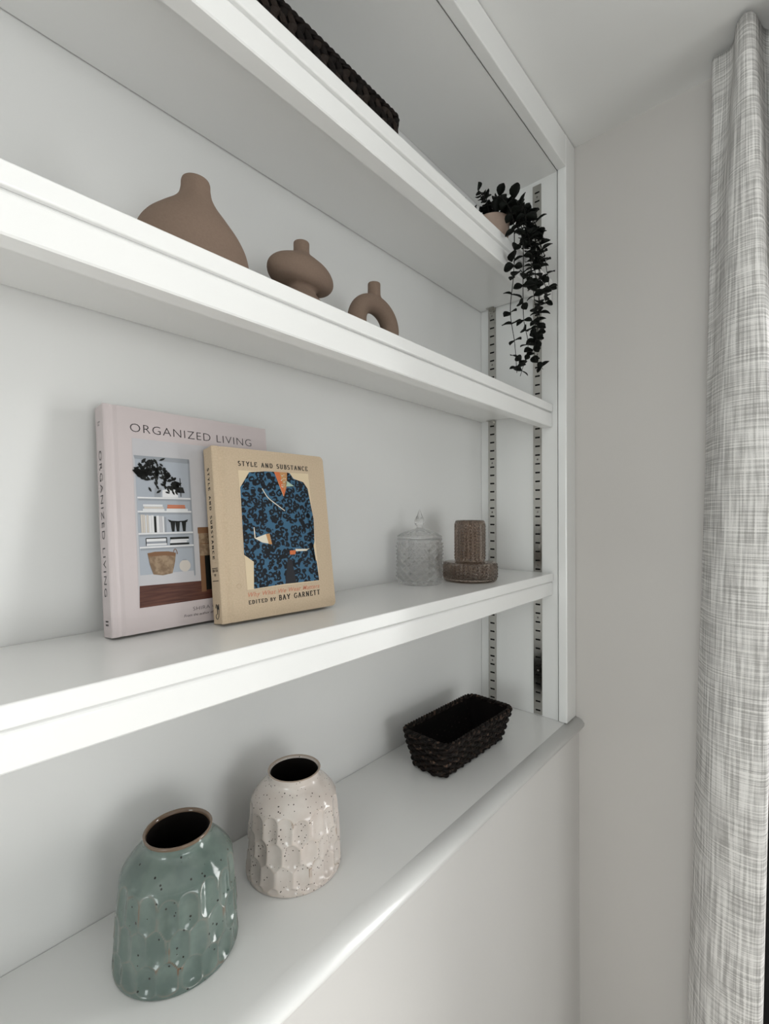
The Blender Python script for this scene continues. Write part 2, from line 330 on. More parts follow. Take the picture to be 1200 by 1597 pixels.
# ------------------------------------------------------------------ faceted stoneware vases
def glaze(name, base, base2, edge, rim, speck, rust, dens=190, thr=.62):
    m = mat(name, base, .12, .5); n, l, b = NT(m)
    tc = n.new('ShaderNodeTexCoord')
    def noise(scale, det=3):
        t = n.new('ShaderNodeTexNoise'); t.inputs['Scale'].default_value = scale; t.inputs['Detail'].default_value = det; l.new(tc.outputs['Object'], t.inputs['Vector']); return t
    def ramp(src, lo, hi):
        r = n.new('ShaderNodeMapRange'); r.inputs[1].default_value = lo; r.inputs[2].default_value = hi; l.new(src, r.inputs[0]); return r.outputs[0]
    def mix(f, c1, c2):
        x = n.new('ShaderNodeMix'); x.data_type = 'RGBA'
        l.new(f, x.inputs[0])
        for s, c in ((x.inputs[6], c1), (x.inputs[7], c2)):
            if isinstance(c, tuple): s.default_value = (*c, 1)
            else: l.new(c, s)
        return x.outputs[2]
    def math_(op, a, bb):
        x = n.new('ShaderNodeMath'); x.operation = op
        for s, c in ((x.inputs[0], a), (x.inputs[1], bb)):
            if isinstance(c, (int, float)): s.default_value = c
            else: l.new(c, s)
        return x.outputs[0]
    c = mix(ramp(noise(26, 4).outputs[0], .42, .62), base, base2)
    at = n.new('ShaderNodeAttribute'); at.attribute_name = 'wear'
    sx = n.new('ShaderNodeSeparateColor'); l.new(at.outputs['Color'], sx.inputs[0])
    c = mix(math_('MULTIPLY', sx.outputs[0], ramp(noise(55).outputs[0], .35, .6)), c, edge)
    c = mix(math_('MULTIPLY', sx.outputs[0], ramp(noise(30, 2).outputs[0], .60, .68)), c, rust)
    vo = n.new('ShaderNodeTexVoronoi'); vo.inputs['Scale'].default_value = dens; l.new(tc.outputs['Object'], vo.inputs['Vector'])
    s1 = math_('LESS_THAN', vo.outputs['Distance'], math_('MULTIPLY', noise(90).outputs[0], .36))
    sc_ = n.new('ShaderNodeSeparateColor'); l.new(vo.outputs['Color'], sc_.inputs[0])
    c = mix(math_('MULTIPLY', s1, math_('GREATER_THAN', sc_.outputs[0], thr)), c, speck)
    c = mix(sx.outputs[1], c, rim)
    l.new(c, b.inputs['Base Color'])
    b.inputs['Coat Weight'].default_value = .3; b.inputs['Coat Roughness'].default_value = .05
    bp = n.new('ShaderNodeBump'); bp.inputs['Strength'].default_value = .12; bp.inputs['Distance'].default_value = .001; l.new(noise(70).outputs[0], bp.inputs['Height']); l.new(bp.outputs[0], b.inputs['Normal'])
    return m
def faceted_vase(label, loc, rz, gm, N, rows, depth, z0, rs, H=.1315, rw=.0015, rimdepth=.0035):
    t = thing('stoneware_vase', label, 'vase', loc, (0, 0, rz))
    prof = np.array([(0, .0640), (.0015, .0654), (.006, .0660), (.03, .0648), (.06, .0630), (.085, .0612), (.093, .0600), (.099, .0572), (.105, .0525), (.111, .0472), (.1155, .0415), (.1182, .0375), (.1198, .0358), (.1225, .0352), (.1272, .0353), (.1297, .0362), (.1315, .0370)])
    nt, nz = 288, 190
    zz = np.concatenate([np.linspace(0, .098, 150), np.linspace(.0985, H, 40)])
    R = np.interp(zz, prof[:, 0], prof[:, 1]); k = np.ones(9)/9
    Rs = np.convolve(np.pad(R, 4, mode='edge'), k, 'valid'); R[6:] = Rs[6:]
    th = np.linspace(0, 2*PI, nt, endpoint=False)
    RR = np.repeat(R[:, None], nt, 1); W = np.zeros_like(RR)
    best = np.full_like(RR, 9.); sec = np.full_like(RR, 9.)
    jit = rng.uniform(-1, 1, (len(rows), N, 3))
    for ri, (zc, hh) in enumerate(rows):
        for j in range(N):
            tc_ = 2*PI*(j+.5*(ri % 2))/N + jit[ri, j, 0]*.055; zc_ = zc+jit[ri, j, 1]*.0028; dp = depth*(1+.32*jit[ri, j, 2])
            d = (th-tc_+PI) % (2*PI)-PI; sel = np.abs(d) < 1.2*PI/N
            Rz = np.interp(zc_, zz, R)
            hw = PI*R[:, None]/N*.98; cut = R[:, None]-dp+dp*.95*(d[sel][None, :]*R[:, None]/hw)**2+dp*((zz-zc_)/hh)[:, None]**4*.9
            cut = cut + (.006*np.clip((.010-zz)/.010, 0, 1)**1.5)[:, None]
            cut = np.where((np.abs(zz-zc_) < 1.35*hh)[:, None], cut, 9.)
            cb = best[:, sel]; sec[:, sel] = np.minimum(sec[:, sel], np.maximum(cb, cut)); best[:, sel] = np.minimum(cb, cut)
    g = best-RR
    # soft minimum of wall and cuts
    s = .00030
    m1 = np.minimum(RR, best); RRn = m1 - s*np.log(np.exp(-(RR-m1)/s)+np.exp(-(best-m1)/s)+np.exp(-(np.minimum(sec, 9)-m1)/s)) + s*.0
    ridge = np.exp(-(np.minimum(np.abs(best-RR), np.abs(sec-np.minimum(best, RR)))/.0005)**2)*(best < RR+.0008)
    W = np.where(zz[:, None] < .1, ridge, 0)
    RR = np.where(zz[:, None] < .1, RRn, RR)
    rings = [np.stack([RR[i]*np.cos(th), RR[i]*np.sin(th), np.full(nt, zz[i])], 1) for i in range(len(zz))]
    wear = [np.stack([W[i], np.full(nt, 1.0 if zz[i] > H-rw else 0.0), 0*th], 1) for i in range(len(zz))]
    for (z, r_) in ((H+.0007, .0357), (H+.0004, .0343), (H-.002, .0333), (H-rimdepth, .0330)):
        rings.append(prof_ring(r_, r_, z, nt)); wear.append(np.stack([0*th, np.full(nt, 1.0 if rw > .001 or z > H else 0.0), 0*th], 1))
    o = loft('vase_body', rings, gm, t, True, False)
    ca = o.data.color_attributes.new('wear', 'FLOAT_COLOR', 'POINT')
    wv = np.concatenate(wear); wv = np.concatenate([wv, np.ones((len(wv), 1))], 1); ca.data.foreach_set('color', wv.ravel())
    loft('inner_wall', [prof_ring(.0329, .0329, H-rimdepth+.0003, 64), prof_ring(.0345, .0345, H-.03, 64), prof_ring(.055, .055, .08, 64), prof_ring(.056, .056, .012, 64)], M['inside_shade'], t, False, True)
    return t
M['inside_shade'] = mat('vase_inside_shade', (.008, .006, .005), .7, .2)  # near-black, puts the shade inside the stoneware vases into the colour
M['green_glaze'] = glaze('sage_green_glaze', (.104, .143, .127), (.147, .192, .170), (.185, .180, .155), (.17, .115, .078), (.02, .02, .018), (.16, .07, .03), 170, .66)
M['cream_glaze'] = glaze('cream_glaze', (.60, .53, .485), (.66, .60, .555), (.62, .53, .46), (.36, .28, .22), (.05, .035, .028), (.30, .20, .13), 250, .35)
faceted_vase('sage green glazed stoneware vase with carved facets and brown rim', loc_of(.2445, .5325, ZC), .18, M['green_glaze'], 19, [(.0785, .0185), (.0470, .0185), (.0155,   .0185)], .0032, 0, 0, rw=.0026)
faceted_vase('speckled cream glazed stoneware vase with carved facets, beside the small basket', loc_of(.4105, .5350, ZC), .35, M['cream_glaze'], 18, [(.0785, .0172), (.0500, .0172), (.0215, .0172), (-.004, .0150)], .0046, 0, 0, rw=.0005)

# ------------------------------------------------------------------ books
def stations_sheet(xs, yf, yb, zlo, zhi):
    """closed slab from x stations: front y, back y, bottom and top z at each station"""
    n = len(xs); V = []
    for i in range(n): V += [(xs[i], yf[i], zlo[i]), (xs[i], yf[i], zhi[i]), (xs[i], yb[i], zhi[i]), (xs[i], yb[i], zlo[i])]
    Fc = []
    for i in range(n-1):
        a = 4*i; b = a+4
        for j in range(4): k = (j+1) % 4; Fc.append((a+j, b+j, b+k, a+k))
    Fc += [(0, 1, 2, 3), tuple(4*(n-1)+j for j in (3, 2, 1, 0))]
    return V, Fc
def to_mesh_text(s, size, align='LEFT', space=1.0, shear=0.0, off=0.0):
    c = bpy.data.curves.new('t', 'FONT'); c.body = s; c.size = size; c.space_character = space; c.shear = shear; c.offset = off; c.align_x = align; c.resolution_u = 3
    o = bpy.data.objects.new('t', c); COL.objects.link(o); bpy.context.view_layer.update()
    me = bpy.data.meshes.new_from_object(o.evaluated_get(bpy.context.evaluated_depsgraph_get()))
    bpy.data.objects.remove(o); bpy.data.curves.remove(c)
    V = np.array([v.co[:] for v in me.vertices]).reshape(-1, 3); Fc = [tuple(p.vertices) for p in me.polygons]; bpy.data.meshes.remove(me)
    return V, Fc
# a small capital alphabet with serifs, drawn as strokes on a 0..1 high grid (x, z)
def arc(cx, cz, rx, rz, a0, a1, n=9): return [(cx+rx*math.cos(math.radians(a)), cz+rz*math.sin(math.radians(a))) for a in np.linspace(a0, a1, n)]
GL = {
 'S': (.55, [arc(.27, .75, .22, .25, 40, 270)+arc(.27, .25, .25, .25, 90, -145)], []),
 'T': (.70, [[(.02, 1), (.68, 1)], [(.35, 0), (.35, 1)]], [(.35, 0), (.04, .95), (.66, .95)]),
 'Y': (.72, [[(.04, 1), (.36, .48)], [(.68, 1), (.36, .48)], [(.36, .48), (.36, 0)]], [(.36, 0), (.05, 1), (.67, 1)]),
 'L': (.58, [[(.13, 1), (.13, 0), (.54, 0), (.55, .2)]], [(.13, 1), (.13, 0)]),
 'E': (.62, [[(.56, .82), (.55, 1), (.13, 1), (.13, 0), (.56, 0), (.58, .2)], [(.13, .52), (.44, .52)]], [(.09, 1), (.09, 0), (.44, .52)]),
 'A': (.72, [[(.06, 0), (.36, 1), (.66, 0)], [(.17, .35), (.55, .35)]], [(.06, 0), (.66, 0)]),
 'N': (.76, [[(.12, 0), (.12, 1), (.64, 0), (.64, 1)]], [(.12, 0), (.12, 1), (.64, 1)]),
 'D': (.74, [[(.13, 0), (.13, 1), (.3, 1)]+arc(.3, .5, .38, .5, 90, -90)+[(.13, 0)]], [(.1, 1), (.1, 0)]),
 'U': (.74, [[(.12, 1), (.12, .3)]+arc(.37, .28, .25, .28, 180, 360)+[(.62, 1)]], [(.12, 1), (.62, 1)]),
 'B': (.62, [[(.13, .53), (.32, .53)]+arc(.32, .765, .2, .235, -90, 90)+[(.13, 1), (.13, 0), (.33, 0)]+arc(.33, .265, .24, .265, -90, 90)], [(.1, 1), (.1, 0)]),
 'C': (.68, [arc(.38, .5, .32, .5, 48, 312, 14)], [(.60, .82)]),
 'I': (.30, [[(.15, 0), (.15, 1)]], [(.15, 0), (.15, 1)]),
 'G': (.74, [arc(.38, .5, .32, .5, 48, 335, 14)+[(.67, .45), (.5, .45)]], [(.6, .82)]),
 'R': (.68, [[(.13, 0), (.13, 1), (.32, 1)]+arc(.32, .75, .22, .25, 90, -90)+[(.13, .5)], [(.32, .5), (.64, 0)]], [(.13, 0), (.1, 1), (.64, 0)]),
 ' ': (.45, [], [])}
def serif_text(s, h, w=.105, gap=.16):
    acc = Acc(); x = 0
    for ch in s:
        adv, strokes, serifs = GL[ch]
        for st in strokes:
            P = np.array([(x+a, b) for a, b in st])
            for p, q in zip(P[:-1], P[1:]):
                d = (q-p)/(np.linalg.norm(q-p)+1e-9); nn_ = np.array([-d[1], d[0]])*w*(.55+.6*abs(d[1]))/2; e_ = d*w*.2
                acc.add([(v[0]*h, v[1]*h, 0) for v in (p-e_-nn_, q+e_-nn_, q+e_+nn_, p-e_+nn_)], [(0, 1, 2, 3)])
        for (a, b) in serifs: acc.add([((x+a+sx*.12)*h, (b+sz*.03)*h, 0) for sx, sz in ((-1, -1), (1, -1), (1, 1), (-1, 1))], [(0, 1, 2, 3)])
        x += adv+gap
    return np.array(acc.V), acc.F, (x-gap)*h
def on_cover(V, x, z, layer=1, sx=1.0): V = np.asarray(V, float); return [(x+v[0]*sx, -.00012*layer-.0001, z+v[1]) for v in V]
def poly(acc, pts, mi, layer):
    """pts in mm on the cover"""
    acc.add([(p[0]/1000, -.00012*layer-.0001, p[1]/1000) for p in pts], [tuple(range(len(pts)))], mi)

def flatm(name, col, rough=.45): return mat(name, col, rough, .4)
M['pages'] = add_noise(mat('book_pages', (.62, .57, .48), .8, .2), 5, (.55, .5, .42), (.68, .63, .54), .35, .65, .1, .0005, 2, None, 'Object', (1, 600, 1))
def book(name, label, loc, rot, w, h, t, cover_m, rounded, joint, jd):
    B = thing(name, label, 'book', loc, rot)
    # local frame: x across the cover, y from the front cover to the back, z up; origin on the bottom of the back edge
    zz = lambda xs: ([0 if x < w-rounded else rounded-math.sqrt(max(rounded**2-(x-w+rounded)**2, 0)) for x in xs] if rounded else [0]*len(xs))
    xs = [0, .0012, .003, joint-.004, joint-.0018, joint, joint+.0018, joint+.004, w*.5, w-rounded if rounded else w-.004]
    if rounded: xs += [w-rounded+rounded*math.sin(a) for a in np.linspace(.25, PI/2, 6)]
    else: xs += [w-.001, w]
    yf = [.0012, .0004, 0, 0, jd*.6, jd, jd*.6, 0, 0, 0]+[0]*(len(xs)-10)
    lo = zz(xs); th = .003
    V, Fc = stations_sheet(xs, yf, [th]*len(xs), lo, [h-a for a in lo])
    fc = from_data('front_cover', V, Fc, cover_m, B)
    yb = [t-a for a in yf]
    V, Fc = stations_sheet(xs, [t-th]*len(xs), yb, lo, [h-a for a in lo])
    from_data('back_cover', V, Fc, cover_m, B)
    sp = box('spine', (.0, .0025, 0), (.003, t-.0025, h), cover_m, B, .0008, 2)
    box('page_block', (.0035, th+.0003, .003), (w-.004, t-th-.0003, h-.003), M['pages'], B, .0005, 1)
    return B, fc, sp

# pale pink book
bw, bh, bt = .221, .2671, .0258
a_, b_ = .0127, .1205
A = np.array([.1865-1.102, .5669-.6337, Z3T+bt*math.sin(b_)+.0003])
M['pink'] = add_noise(mat('pale_pink_cover', (.62, .54, .54), .42, .4), 4, (.56, .495, .495), (.585, .515, .515), .3, .7, .03, .0003, 2, 500)
BK, fc, sp = book('hardback_book', 'large pale pink hardback with shelves pictured on its cover, leaning on the wall', A, (-b_, 0, a_), bw, bh, bt, M['pink'], .0, .0105, .0014)
Gm = flatm('print_charcoal', (.035, .03, .032))
def fitw(V, width): V = np.asarray(V); s = width/(V[:, 0].max()-V[:, 0].min()); V = V.copy(); V[:, 0] = (V[:, 0]-V[:, 0].min())*s; return V
def line(name, V, Fc, m, parent): return from_data(name, V, Fc, m, parent)
V, Fc = to_mesh_text('ORGANIZED LIVING', .0152, space=1.12, off=-.0002); line('title_lettering', on_cover(fitw(V, .166), .0285, .2372), Fc, Gm, fc)
V, Fc = to_mesh_text('SHIRA GILL', .0066, space=1.1, off=-.0001); line('author_lettering', on_cover(fitw(V, .042), .0935, .0160), Fc, Gm, fc)
V, Fc = to_mesh_text('From the author of', .0046, shear=.25); line('note_lettering', on_cover(fitw(V, .0395), .0815, .0095), Fc, Gm, fc)
# the printed photograph on the cover: flat colour shapes
pm = [flatm('print_wall', (.52, .51, .53), .3), flatm('print_recess', (.38, .41, .46), .3), flatm('print_white', (.72, .72, .73), .3), flatm('print_floor', (.085, .030, .020), .3), flatm('print_black', (.008, .009, .008), .3),
      flatm('print_tan', (.26, .18, .11), .3), flatm('print_wood', (.20, .10, .05), .3), flatm('print_orange', (.55, .17, .08), .3), flatm('print_grey', (.30, .32, .35), .3), flatm('print_cream', (.60, .55, .50), .3), flatm('print_plum', (.30, .33, .38), .3)]
add_noise(pm[3], 30, (.06, .02, .014), (.12, .045, .03), .35, .65, 0, .001, 4, None, 'Object', (1, 1, 14))
add_noise(pm[5], 160, (.2, .13, .08), (.32, .23, .15), .4, .6)
acc = Acc(); P_ = lambda pts, mi, ly: poly(acc, pts, mi, ly)
def rect(x0, z0, x1, z1, mi, ly): P_([(x0, z0), (x1, z0), (x1, z1), (x0, z1)], mi, ly)
rect(30, 28.5, 196, 229.6, 0, 1)                         # the whole picture
rect(32.2, 58.5, 98.6, 208.6, 1, 2)                      # recess of the shelves
P_([(31, 208.8), (99, 209.6), (99, 203.5), (32, 204.5)], 8, 3)
rect(97, 60, 99.2, 208, 8, 3); rect(32.2, 58.5, 97.5, 66, 0, 3)
P_([(30, 28.5), (196, 28.5), (196, 50), (106, 52), (31, 53.8)], 3, 2)
for (x0, x1, z, d) in ((33, 98, 157.8, 1.9), (32.5, 98, 141, 1.9), (32.4, 98.8, 114.6, 1.9), (33, 98.7, 98.2, 1.9)):
    rect(x0, z-d/2, x1, z+d/2, 2, 4); rect(x0+1, z-d/2-2.4, x1-1, z-d/2, 8, 3)
rect(120, 60, 190, 120, 0, 3)
P_([(53.9, 170.3), (62.1, 170.7), (60, 159), (52.6, 159)], 8, 4); P_([(62.8, 167.7), (72, 169.5), (82.4, 168.1), (81.9, 159), (62.4, 159)], 2, 4)
P_([(82.7, 172.5), (88.8, 172.2), (90.7, 164.9), (81, 165.2)], 4, 6); rect(85, 160, 86, 165, 4, 6); P_([(85.0, 184), (85.8, 184), (86.2, 172.5), (85.4, 172.5)], 4, 6)
def leaf2(x, z, ang, L, wd):
    c, s = math.cos(ang), math.sin(ang)
    P_([(x+c*u*L-s*v*wd, z+s*u*L+c*v*wd) for u, v in ((-.5, 0), (-.15, .5), (.2, .42), (.5, 0), (.2, -.42), (-.15, -.5))], 4, 6)
for k in range(150):
    tt = random.random(); x = 33+50*tt+random.uniform(-2, 2); zc = 189-17*tt+8*math.sin(tt*PI)
    leaf2(x, zc+random.gauss(0, 6.0*(.35+math.sin(tt*PI))), random.uniform(-1.6, 1.0), random.uniform(5, 9), random.uniform(2.4, 4.2))
for (x, z) in ((55, 175), (57, 171), (70, 168), (76, 165), (80, 165), (48, 168)): leaf2(x, z, -1.1, 7, 2.6)
# stacks and rows of printed books
for i, (x0, x1, z0, z1, mi) in enumerate(((38.5, 64, 142, 144.4, 2), (40, 63, 144.7, 147, 9), (39, 62, 147.3, 149.8, 2), (66.5, 93.5, 142, 144.8, 2), (67.5, 90.5, 145.1, 147.2, 7), (68, 90, 147.5, 149.6, 7),
     (40.6, 65, 100.2, 102.2, 2), (41.5, 64.5, 102.6, 104.6, 8), (41, 64, 105, 108.2, 2), (40.8, 65.3, 108.2, 109.4, 4), (68.5, 93, 99.6, 101.8, 4), (69, 90, 102.2, 104.4, 2), (70, 92.5, 104.8, 106.6, 2), (69, 93, 106.6, 109.3, 4))): rect(x0, z0, x1, z1, mi, 5)
rect(40.2, 99.9, 41, 109, 4, 5); rect(64.6, 99.9, 65.4, 109, 4, 5)
x = 35.7
for i, (wd, hh, mi) in enumerate(((2.6, 137.4, 9), (2.4, 137.2, 9), (1.6, 136.4, 2), (2.5, 137, 9), (3.1, 136.2, 2), (3.0, 136.6, 2), (2.8, 135.2, 4), (3.4, 136, 2), (3.6, 135.6, 0), (2.4, 135.4, 2), (2.6, 134.2, 8))): rect(x, 115.7, x+wd-.3, hh, mi, 5); x += wd
P_([(67.5, 131.5), (72, 129.8), (80, 129.2), (88, 129.6), (93, 131.3), (91.5, 127.8), (69.5, 128)], 4, 5)
for x0 in (70.5, 76.5, 84.5): P_([(x0, 128.5), (x0+6, 128.5), (x0+4.6, 116.2), (x0+1.4, 116.2)], 4, 5)
P_([(41.3, 91.2), (50, 92.6), (66, 92.2), (75.4, 89.9), (73.5, 78), (69.8, 65.1), (58, 63.6), (47.1, 65.7), (43.5, 78)], 5, 5)
P_([(42, 91), (50, 92.4), (66, 92), (75, 89.8), (74, 86), (60, 87.5), (43, 87)], 6, 6)
for k in range(8):
    a0 = PI*k/8; a1 = PI*(k+1)/8
    P_([(74.5+2.9*math.cos(a0), 88+7*math.sin(a0)), (74.5+2.9*math.cos(a1), 88+7*math.sin(a1)), (74.5+2.0*math.cos(a1), 88+6*math.sin(a1)), (74.5+2.0*math.cos(a0), 88+6*math.sin(a0))], 6, 6)
P_([(85.9+7.2*math.cos(a), 73+7.4*math.sin(a)) for a in np.linspace(0, 2*PI, 20, endpoint=False)], 9, 5); rect(83, 79.8, 88.5, 81, 8, 6)
P_([(105.3, 120.7), (140, 121.5), (140, 113), (105.2, 113)], 6, 4); P_([(106, 113), (140, 113), (140, 84), (106, 84)], 5, 4); rect(107.5, 99, 138, 100, 6, 5); rect(106, 84, 112.5, 38, 6, 5); rect(112.5, 84, 140, 40, 4, 4)
acc.build('cover_photograph', pm, fc)
# spine lettering (on the x = 0 face, reading downwards)
def on_spine(V, ymid, ztop):
    V = np.asarray(V, float); yc = (V[:, 1].max()+V[:, 1].min())/2
    return [(-.00025, ymid-(v[1]-yc), ztop-v[0]) for v in V]
V, Fc = to_mesh_text('ORGANIZED LIVING', .0118, space=1.2, off=-.0001); line('spine_title', on_spine(fitw(V, .168), .0133, .2135), Fc, Gm, sp)
acc = Acc()
for z, w_ in ((.2465, 'SHIRA'), (.2435, 'GILL')):
    V, Fc = to_mesh_text(w_, .0032); V = np.asarray(V); acc.add([(-.00025, .0178-v[0]*.9, z+v[1]) for v in V], Fc)
acc.build('spine_author', Gm, sp)
acc = Acc()
for z in (.0170, .0130):
    for k in range(4): y = .0172-k*.0022; acc.add([(-.00025, y, z), (-.00025, y-.0015, z), (-.00025, y-.0015, z+.0018), (-.00025, y, z+.0018)], [(0, 1, 2, 3)])
acc.build('publisher_mark', Gm, sp)

# beige book
bw, bh, bt = .1777, .2277, .0256
a_, b_ = -.0677, .1489
A = np.array([.2999-1.102, .5335-.6337, Z3T+bt*math.sin(b_)+.0003])
M['beige'] = add_noise(mat('beige_cloth_cover', (.57, .45, .32), .8, .25), 500, (.53, .415, .295), (.60, .475, .34), .3, .7, .10, .0002, 4, 900)
BK2, fc, sp = book('hardback_book', 'smaller beige cloth hardback with a blue leopard-print suit pictured on its cover', A, (-b_, 0, a_), bw, bh, bt, M['beige'], .007, .0115, .0013)
Bm = flatm('print_black_ink', (.02, .018, .016), .6); Pk = flatm('print_coral_ink', (.60, .24, .15), .6)
V, Fc, wd = serif_text('STYLE AND SUBSTANCE', .0062, .19, .34); line('title_lettering', on_cover(fitw(V, .1125), .0352, .2036), Fc, Bm, fc)
acc = Acc()
V, Fc, wd = serif_text('EDITED', .0047, .2, .34); acc.add(on_cover(fitw(V, .0275), .0365, .0196), Fc)
V, Fc, wd = serif_text('BY', .0042, .2, .3); acc.add(on_cover(fitw(V, .0085), .0683, .0197), Fc)
V, Fc, wd = serif_text('BAY GARNETT', .0066, .19, .3); acc.add(on_cover(fitw(V, .0690), .0816, .0192), Fc)
acc.build('editor_lettering', Bm, fc)
V, Fc = to_mesh_text('Why What We Wear Matters', .0085, space=1.1, shear=.3, off=.00005); line('subtitle_lettering', on_cover(fitw(V, .114), .0365, .0288), Fc, Pk, fc)
# leopard print: black rosettes on blue
lp = mat('print_leopard_blue', (.05, .15, .25), .6, .3); n, l, b = NT(lp)
tc = n.new('ShaderNodeTexCoord'); nz = n.new('ShaderNodeTexNoise'); nz.inputs['Scale'].default_value = 130; l.new(tc.outputs['Object'], nz.inputs['Vector'])
mv = n.new('ShaderNodeMix'); mv.data_type = 'VECTOR'; mv.inputs[0].default_value = .006; l.new(tc.outputs['Object'], mv.inputs[4]); l.new(nz.outputs['Color'], mv.inputs[5])
vo = n.new('ShaderNodeTexVoronoi'); vo.inputs['Scale'].default_value = 128; vo.inputs['Randomness'].default_value = .8; l.new(mv.outputs[1], vo.inputs['Vector'])
rp = n.new('ShaderNodeValToRGB'); cr = rp.color_ramp; cr.interpolation = 'CONSTANT'
cr.elements[0].position = 0; cr.elements[0].color = (.035, .10, .17, 1); cr.elements[1].position = .20; cr.elements[1].color = (.003, .004, .008, 1)
e = cr.elements.new(.56); e.color = (.042, .125, .215, 1)
l.new(vo.outputs['Distance'], rp.inputs[0])
n2 = n.new('ShaderNodeTexNoise'); n2.inputs['Scale'].default_value = 210; n2.inputs['Detail'].default_value = 1; l.new(tc.outputs['Object'], n2.inputs['Vector'])
gt = n.new('ShaderNodeMath'); gt.operation = 'GREATER_THAN'; gt.inputs[1].default_value = .63; l.new(n2.outputs[0], gt.inputs[0])
mx = n.new('ShaderNodeMix'); mx.data_type = 'RGBA'; l.new(gt.outputs[0], mx.inputs[0]); l.new(rp.outputs[0], mx.inputs[6]); mx.inputs[7].default_value = (.042, .125, .215, 1); l.new(mx.outputs[2], b.inputs['Base Color'])
cm = [flatm('print_cream_ground', (.70, .57, .39), .7), lp, flatm('print_orange_ink', (.62, .16, .05), .6), flatm('print_pale_ink', (.74, .68, .56), .6), flatm('print_dark_ink', (.010, .011, .016), .6), flatm('print_mint_ink', (.42, .55, .45), .6), flatm('print_rust_ink', (.50, .26, .10), .6)]
acc = Acc()
P_([(34.7, 197.2), (147.8, 199.1), (151.9, 38.6), (35.8, 38.4)], 0, 1)
bmj = bmesh.new()
jk = [(50.7,195.4),(75.2,198.2),(89.3,198.5),(101.7,163.2),(106.6,167.8),(110.8,198.7),(115.3,198.0),(120.9,190.1),(137.6,185.8),(144.4,176.4),(146.9,157.8),(150.6,130.0),(148.6,96.9),(139.5,87.3),(133.8,84.9),(141.9,79.1),(149.5,67.7),(149.8,60.4),(150.9,39.6),(93.2,40.2),(45.4,38.8),(47.9,74.1),(34.9,83.9),(35.4,101.6),(36.0,144.1),(36.0,173.9),(46.6,189.5)]
f = bmj.faces.new([bmj.verts.new((x/1000, -.00034, z/1000)) for x, z in jk]); bmesh.ops.triangulate(bmj, faces=[f]); bmj.verts.index_update()
acc.add([v.co for v in bmj.verts], [tuple(v.index for v in f.verts) for f in bmj.faces], 1); bmj.free()
P_([(89.3, 198.4), (110.5, 198.6), (109.1, 180.4), (102.4, 163.2)], 2, 3)
P_([(98, 198.2), (110.2, 198.4), (109.1, 182), (104, 172)], 6, 4)
for k in range(16): x = 101+random.uniform(-2.5, 6.5); z = 176+random.uniform(0, 20); P_([(x, z), (x+1.3, z+.4), (x+.9, z+1.7), (x-.3, z+1.2)], random.choice([3, 5, 2]), 5)
P_([(107.1, 187.6), (120.8, 179.1), (107.2, 177.7)], 5, 4)
ln = spline([(68.4, 173.5), (75.9, 161.6), (86.8, 153.1), (101.9, 142.7)], 14)
for i in range(13): (x0, z0), (x1, z1) = ln[i], ln[i+1]; P_([(x0-.4, z0-.5), (x1-.4, z1-.5), (x1+.4, z1+.5), (x0+.4, z0+.5)], 3, 3)
P_([(51.6, 105.1), (68.7, 110.3), (76, 96.5), (63, 98.8)], 3, 3); P_([(68.7, 110.3), (74.4, 111), (77.3, 95.6), (72.2, 96.7)], 6, 4)
P_([(51.2, 120), (52.5, 120), (53, 105.4), (51.4, 105.4)], 3, 3)
P_([(114, 87.8), (133.9, 86.6), (139.5, 87.3), (133.8, 84.9), (133.7, 83.9), (114.7, 84.2)], 3, 3); P_([(104.6, 85.7), (114.8, 86), (113.4, 79.9), (104.4, 79.9)], 2, 4)
P_([(99.9, 74.7), (107.4, 72.4), (111.3, 40), (93.2, 40.2)], 4, 3)
for s_ in ((36.2, 176, 36.9, 150), (99.3, 76, 99.9, 88)): pass
for (x0, z0, x1, z1) in ((99.6, 75, 101.5, 100), (120, 176, 126, 171), (101.9, 142.7, 106, 132)):
    P_([(x0-.2, z0), (x1-.2, z1), (x1+.25, z1), (x0+.25, z0)], 4, 3)
acc.build('cover_illustration', cm, fc)
# embossed ring stamped into the cloth
a = np.linspace(0, 2*PI, 24, endpoint=False)
V, Fc = tube(np.stack([.0250+.0030*np.cos(a), 0*a-.0001, .0442+.0030*np.sin(a)], 1), .00025, 5, True, (0, 1, 0))
from_data('embossed_ring', V, Fc, M['beige'], fc, True)
V, Fc, wd = serif_text('STYLE AND SUBSTANCE', .0050, .2, .45); line('spine_title', on_spine(fitw(V, .119), .0136, .2005), Fc, Bm, sp)
acc = Acc()
for (z, s_) in ((.0655, 'EDITED'), (.0600, 'BY')):
    V, Fc, wd = serif_text(s_, .0028, .2, .3); wd = V[:, 0].max(); acc.add([(-.00025, .0118+wd/2-v[0], z+v[1]) for v in V], Fc)
for z in (.0695, .0535): acc.add([(-.00025, .0040, z), (-.00025, .0205, z), (-.00025, .0205, z+.0009), (-.00025, .0040, z+.0009)], [(0, 1, 2, 3)])
acc.build('spine_editor', Bm, sp)
acc = Acc()   # curling monogram at the foot of the spine
for pts in ([(.0165, .020), (.014, .025), (.0125, .018), (.012, .012)], [(.012, .012), (.0105, .024), (.009, .018), (.0075, .025)], [(.0075, .025), (.008, .012), (.013, .006), (.017, .009), (.015, .0125)]):
    s_ = spline([(-.0003, y, z) for y, z in pts], 12); V, Fc = tube(s_, .0004, 4); acc.add(V, Fc)
acc.build('spine_monogram', Bm, sp)

